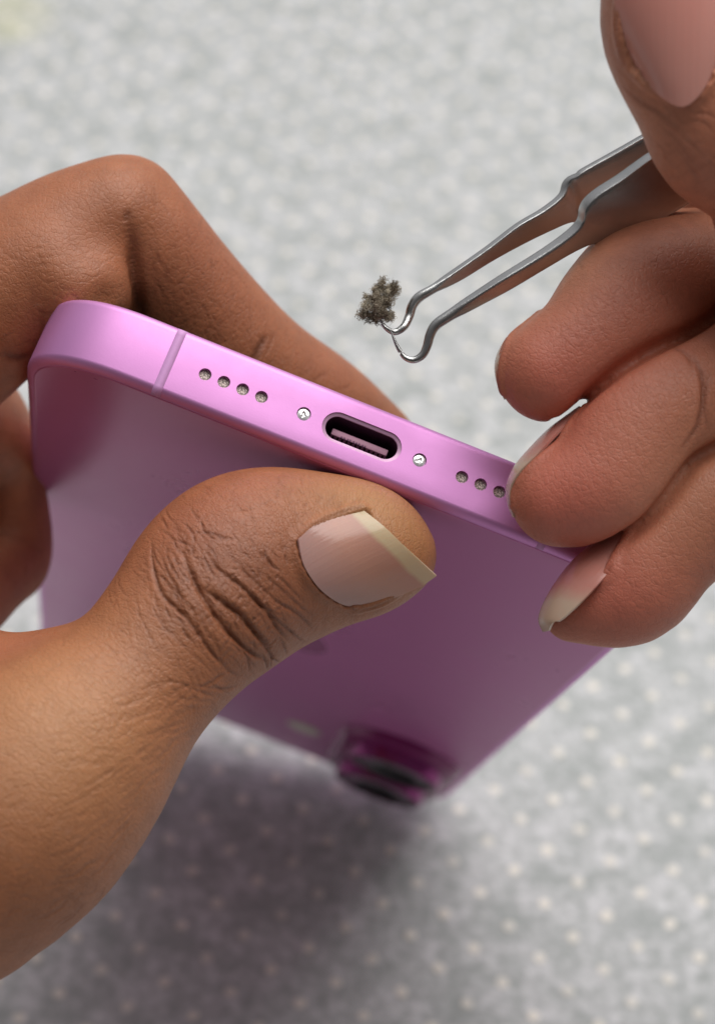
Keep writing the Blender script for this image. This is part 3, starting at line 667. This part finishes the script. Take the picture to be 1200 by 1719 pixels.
SP_L = [(430, 1000, 7, .0, .0), (320, 880, 6, .25, 0), (470, 870, 7, .10, .0), (640, 850, 7, 0, .55), (600, 815, 6, 0, .4), (710, 900, 5, 0, .35), (420, 1010, 6, .15, .15), (60, 1250, 12, 0, .55), (150, 1180, 10, 0, .3),  # pale thumb base here is light painted into the skin colour
        (80, 430, 10, .25, .1), (330, 420, 7, .22, 0), (400, 560, 7, .2, 0), (560, 640, 6, .25, 0), (20, 1090, 5, .5, 0), (150, 425, 3.0, 0, 0, -.45), (175, 500, 1.8, 0, 0, -.5), (400, 1010, 6.5, 0, 0, 0, .42), (455, 975, 5, 0, 0, 0, .26), (330, 920, 4.5, 0, 0, 0, .22), (510, 1010, 4, 0, 0, 0, .30), (440, 1090, 5, 0, 0, 0, .35), (300, 1150, 6, 0, 0, 0, .15), (80, 1520, 9, 0, 0, 0, .2), (290, 1020, 3.5, 0, 0, 0, .15)]  # dark underside of the thumb base: painted shade; knuckle spots are pigment
CR_R = [
 ([(1140,590),(1168,610),(1180,655),(1170,715),(1135,765)], .32, .4), ([(1130,582),(1155,600),(1165,640)], .25, .15), ([(1190,620),(1180,680),(1190,730)], .3, .25),
 ([(1040,133),(1052,150),(1075,170),(1110,190),(1140,215)], .35, .18), ([(1100,200),(1140,240),(1175,290)], .22, .10), ([(1120,190),(1150,230),(1190,270)], .2, .09), ([(1110,215),(1150,265),(1190,330)], .2, .08), ([(1150,200),(1180,205),(1200,225)], .2, .12), ([(1160,190),(1185,190),(1200,200)], .2, .12),
]
CR_R += net(110, (1040, 120, 1200, 340), 52, 22, 34, .12, .06) + net(120, (860, 440, 1200, 720), 62, 18, 26, .11, .045) + net(120, (860, 640, 1200, 1080), 60, 18, 26, .11, .045)
CR_R += runs(26, (890, 560), (1100, 430), (960, 640), (1160, 540), .16, .035, 1)
CR_R += runs(26, (890, 760), (1080, 620), (960, 880), (1130, 750), .16, .035, 1)
CR_R += runs(22, (960, 1040), (1180, 860), (1000, 1070), (1200, 950), .16, .035, 1)
SP_R = [(910, 640, 6, .5, 0), (1010, 620, 8, .25, 0), (930, 860, 6, .45, 0), (1010, 800, 8, .4, 0), (1030, 730, 6, .2, .2), (1000, 1030, 8, .45, 0), (1090, 960, 9, .35, 0), (1120, 500, 8, .3, 0),
        (960, 450, 5, 0, .4), (1090, 880, 6, 0, .3), (1150, 780, 7, 0, .3), (1100, 250, 5, 0, .4), (1075, 150, 4, .0, .3), (1180, 300, 8, .25, 0)]

skinL = skin('warm_brown_skin', (.41, .146, .060), (.115, .035, .018), (.44, .135, .078), (.53, .25, .105), line=1.1)
skinR = skin('rosy_brown_skin', (.50, .195, .102), (.16, .048, .028), (.64, .165, .115), (.62, .31, .18), line=.7)
hand1, flL = build_hand('hand', HL, None, [(195, 775, 520, 1190, 2), (-5, 250, 760, 1645, 1)], CR_L, SP_L, nails_left, skinL)
tag(hand1, 'brown left hand gripping the pink phone, thumb with long nail pressed on its back', 'hand')
hand2, flR = build_hand('hand', HR_, None, [(825, -5, 1206, 1095, 1)], CR_R, SP_R, nails_right, skinR, h=.5, slits=[('fingA', 'fingB', .56, 1.5), ('fingB', 'fingC', .56, 1.5)])
tag(hand2, 'rosy brown hand pinching steel tweezers, three curled fingertips over the phone edge', 'hand')
nmL = nail_material('thumb_nail', (.56, .28, .205), (.62, .48, .29), (.46, .275, .25))
nmR = nail_material('rosy_nail', (.62, .26, .21), (.56, .43, .32), (.60, .29, .24))
def add_nail(key, par, mat):
    global NAIL_OUT
    G, ST = NAILS[key]; NAIL_OUT = {'A': np.array([-.6, -.6, .5]), 'B': np.array([-.6, -.7, .3]), 'C': np.array([-.7, -.7, .2])}.get(key, np.array([0, 0, -1.0]))
    return obj('fingernail', nail_mesh('fingernail', G, ST), mat, par)
add_nail('L', hand1, nmL)
for k in 'TABC': add_nail(k, hand2, nmR)

# ------------------------------------------------------------------ tweezers
def steel():
    t = Mat('brushed_steel'); P = t.attr('run'); st = t.n('ShaderNodeMapping', {0: P}); st.inputs['Scale'].default_value = (.12, 3.2, 3.2)
    n = t.noise(st.outputs[0], 6, 4, .7); n2 = t.noise(t.obj(), 160, 3, .6)
    t.p(Base_Color=t.mix(n2, (.40, .40, .395), (.60, .60, .59)), Metallic=1.0, Roughness=t.math('ADD', .08, t.math('MULTIPLY', n, .26)), Normal=t.bump(n, .00004, .5)); return t.m
M_TW = steel()
tang = cam(1100, 300, 215) - cam(740, 520, 217); tang /= np.linalg.norm(tang)
pd = np.array([.5, .86, 0.]); pd -= (pd @ tang) * tang; pd /= np.linalg.norm(pd); zz = np.array([0, 0, 1.]); zz -= (zz @ tang) * tang; zz -= (zz @ pd) * pd; zz /= np.linalg.norm(zz)
WD = pd * .80 + zz * .60; TD = pd * .60 - zz * .80                     # blade width, and the way the broad face looks
def arm(name, stations, parent):
    """stations: (top u,v, bottom u,v, depth, thickness, width or None)"""
    st = np.array([[(a[0] + a[2]) / 2, (a[1] + a[3]) / 2, a[4], a[5], a[6]] for a in stations], float)
    K = catmull(st, 5); P = np.stack([(K[:, 0] - CX) / F * K[:, 2], (K[:, 1] - CY) / F * K[:, 2], K[:, 2]], 1)
    T = np.gradient(P, axis=0); T /= np.linalg.norm(T, axis=1)[:, None]; R_ = []; run = []; s_ = 0
    for i, (p, t, th, wd_) in enumerate(zip(P, T, K[:, 3], K[:, 4])):
        w = WD - (WD @ t) * t; w /= np.linalg.norm(w); n_ = np.cross(t, w); n_ = n_ if n_ @ TD > 0 else -n_; ring = []
        if i: s_ += np.linalg.norm(P[i] - P[i - 1])
        e = 2.0 + 8 * min(1, max(0, wd_ / th - 1.05) / .5)
        for k in range(28):
            a = 2 * math.pi * k / 28; c, s = math.cos(a), math.sin(a)
            x = wd_ / 2 * math.copysign(abs(c) ** (2 / e), c); y = th / 2 * math.copysign(abs(s) ** (2 / e), s); ring.append(w3(p + w * x + n_ * y)); run.append((s_, x, y))
        R_.append(ring)
    V, Fc = rings(R_); me = fix_normals(mesh(name, V, Fc)); at = me.attributes.new('run', 'FLOAT_VECTOR', 'POINT'); at.data.foreach_set('vector', np.array(run, np.float32).ravel())
    me.set_sharp_from_angle(angle=math.radians(55)); return obj(name, me, M_TW, parent)
def stn(tu, tv, bu, bv, z, th):
    w = math.hypot(bu - tu, bv - tv) / F * z; return (tu, tv, bu, bv, z, th, max(th, (w - .6 * th) / .8))
def pt(u, v, z, d): return (u, v, u, v, z, d, d)
tw = empty('tweezers', Matrix.Translation(Vector(w3(cam(900, 400, 218)))))
tag(tw, 'steel tweezers with two hooked tips, held open above the phone', 'tweezers')
lower = [(1520, 50, 1560, 118, 219, 1.75, 8.4), (1330, 140, 1372, 216, 218, 1.75, 8.2), stn(1200, 190, 1252, 285, 217, 1.7), stn(1095, 250, 1152, 345, 216.5, 1.7), stn(1035, 292, 1085, 385, 216.5, 1.7), stn(1000, 315, 1040, 408, 216.5, 1.7), stn(984, 334, 1012, 418, 216.5, 1.7), stn(975, 362, 990, 414, 216.5, 1.5), stn(950, 385, 968, 423, 216.5, 1.5),
         stn(900, 420, 917, 453, 216.5, 1.4), stn(840, 458, 857, 488, 216.5, 1.25), stn(785, 494, 801, 518, 216.5, 1.1), stn(745, 522, 757, 541, 216.5, 1.15), pt(731, 546, 216.5, 1.08), pt(722, 562, 216.5, 1.0), pt(717, 580, 216.5, .92), pt(709, 596, 216.5, .82), pt(694, 604, 216.5, .7), pt(679, 599, 216.5, .56), pt(668, 583, 216.5, .42), pt(661, 568, 216.5, .28), pt(656, 556, 216.5, .12)]
upper = [(1500, 20, 1545, 95, 222, 1.1, 8.6), (1310, 95, 1350, 180, 223, 1.1, 8.6), stn(1180, 170, 1232, 265, 223, 1.0), stn(1085, 222, 1140, 318, 223, 1.0), stn(1010, 264, 1055, 352, 223, 1.0), stn(965, 289, 1008, 374, 223, 1.0), stn(945, 301, 982, 375, 223, 1.0), stn(936, 325, 962, 372, 222.5, 1.0), stn(905, 350, 926, 387, 222, 1.0),
         stn(865, 374, 883, 408, 221.5, .9), stn(815, 412, 830, 437, 221, .85), stn(765, 447, 778, 469, 220.5, .85), stn(723, 474, 736, 492, 220, .95), pt(704, 498, 220, 1.08), pt(692, 513, 220, 1.02), pt(687, 530, 220, .96), pt(678, 548, 219.5, .84), pt(663, 557, 219.3, .7), pt(649, 551, 219, .52), pt(641, 541, 219, .34), pt(636, 530, 219, .15)]
off = tw.matrix_world.inverted()
for nm_, stt in (('tweezer_arm', lower), ('tweezer_arm', upper)):
    a = arm(nm_, stt, None); a.data.transform(off); a.parent = tw

# ------------------------------------------------------------------ lint
def lint_material():
    t = Mat('grey_brown_lint'); a = t.attr('tone', 'Fac')
    t.p(Base_Color=t.ramp(a, [(0, (.06, .045, .03)), (.35, (.26, .205, .145)), (.7, (.50, .43, .33)), (1, (.74, .67, .53))]), Roughness=.9, Specular_IOR_Level=.1); return t.m
def build_lint():
    px = 218.5 / F; blobs = [(648, 484, 18), (636, 500, 19), (626, 512, 19), (612, 518, 14), (643, 522, 16), (617, 530, 12), (660, 485, 10), (652, 500, 14), (632, 534, 9)]
    cs = np.array([cam(u, v, 218.8 + RNG.normal(0, .35)) for u, v, r in blobs]); rs = np.array([r * px * 1.22 for *_, r in blobs])
    V = []; Fc = []; tone = []
    def fibre(P, r, tn):
        base = len(V); n = len(P); T = np.gradient(P, axis=0); T /= np.linalg.norm(T, axis=1)[:, None] + 1e-9
        for i in range(n):
            a = np.cross(T[i], [.3, .5, .81]); a /= np.linalg.norm(a) + 1e-9; b_ = np.cross(T[i], a); rr = r * (1 - .5 * i / n)
            for k in range(3): V.append(P[i] + rr * (a * math.cos(2.094 * k) + b_ * math.sin(2.094 * k))); tone.append(tn)
        for i in range(n - 1):
            for k in range(3): q = base + 3 * i; Fc.append((q + k, q + (k + 1) % 3, q + 3 + (k + 1) % 3, q + 3 + k))
    tufts = []
    for k in range(90):
        j = RNG.choice(len(cs), p=rs ** 2 / (rs ** 2).sum()); d = RNG.normal(size=3); d /= np.linalg.norm(d)
        tufts.append((cs[j] + d * rs[j] * RNG.uniform(.35, .95), RNG.uniform(.28, .62), RNG.normal(size=3), RNG.beta(3, 3.2), RNG.normal(size=3) * 1.4, d))
    for i in range(7200):
        c_, tr, flow, tn, curl, d0 = tufts[RNG.integers(len(tufts))]; d = RNG.normal(size=3); d /= np.linalg.norm(d)
        p = c_ + d * tr * RNG.uniform(0, 1) ** .5; loose = RNG.random() < .075; L_ = RNG.uniform(.25, .6) if not loose else RNG.uniform(.6, 1.3); n = 6
        v = flow + RNG.normal(size=3) * .7 + (d0 * 2.2 if loose else 0); v /= np.linalg.norm(v); pts = [p]
        for _ in range(n): v = v + np.cross(curl, v) * .5 + RNG.normal(size=3) * .25; v /= np.linalg.norm(v); pts.append(pts[-1] + v * L_ / n)
        fibre(np.array(pts), RNG.uniform(.014, .030), np.clip(tn + .12 + RNG.normal(0, .14) + .10 * d @ d0, 0, 1))
    me = mesh('lint_clump', w3(np.array(V)), Fc, smooth=True)
    a = me.attributes.new('tone', 'FLOAT', 'POINT'); a.data.foreach_set('value', np.array(tone, np.float32)); return me
tag(obj('lint_clump', build_lint(), lint_material()), 'small fuzzy grey brown lint clump stuck on the tip of the tweezers', 'lint')
bpy.context.view_layer.update()
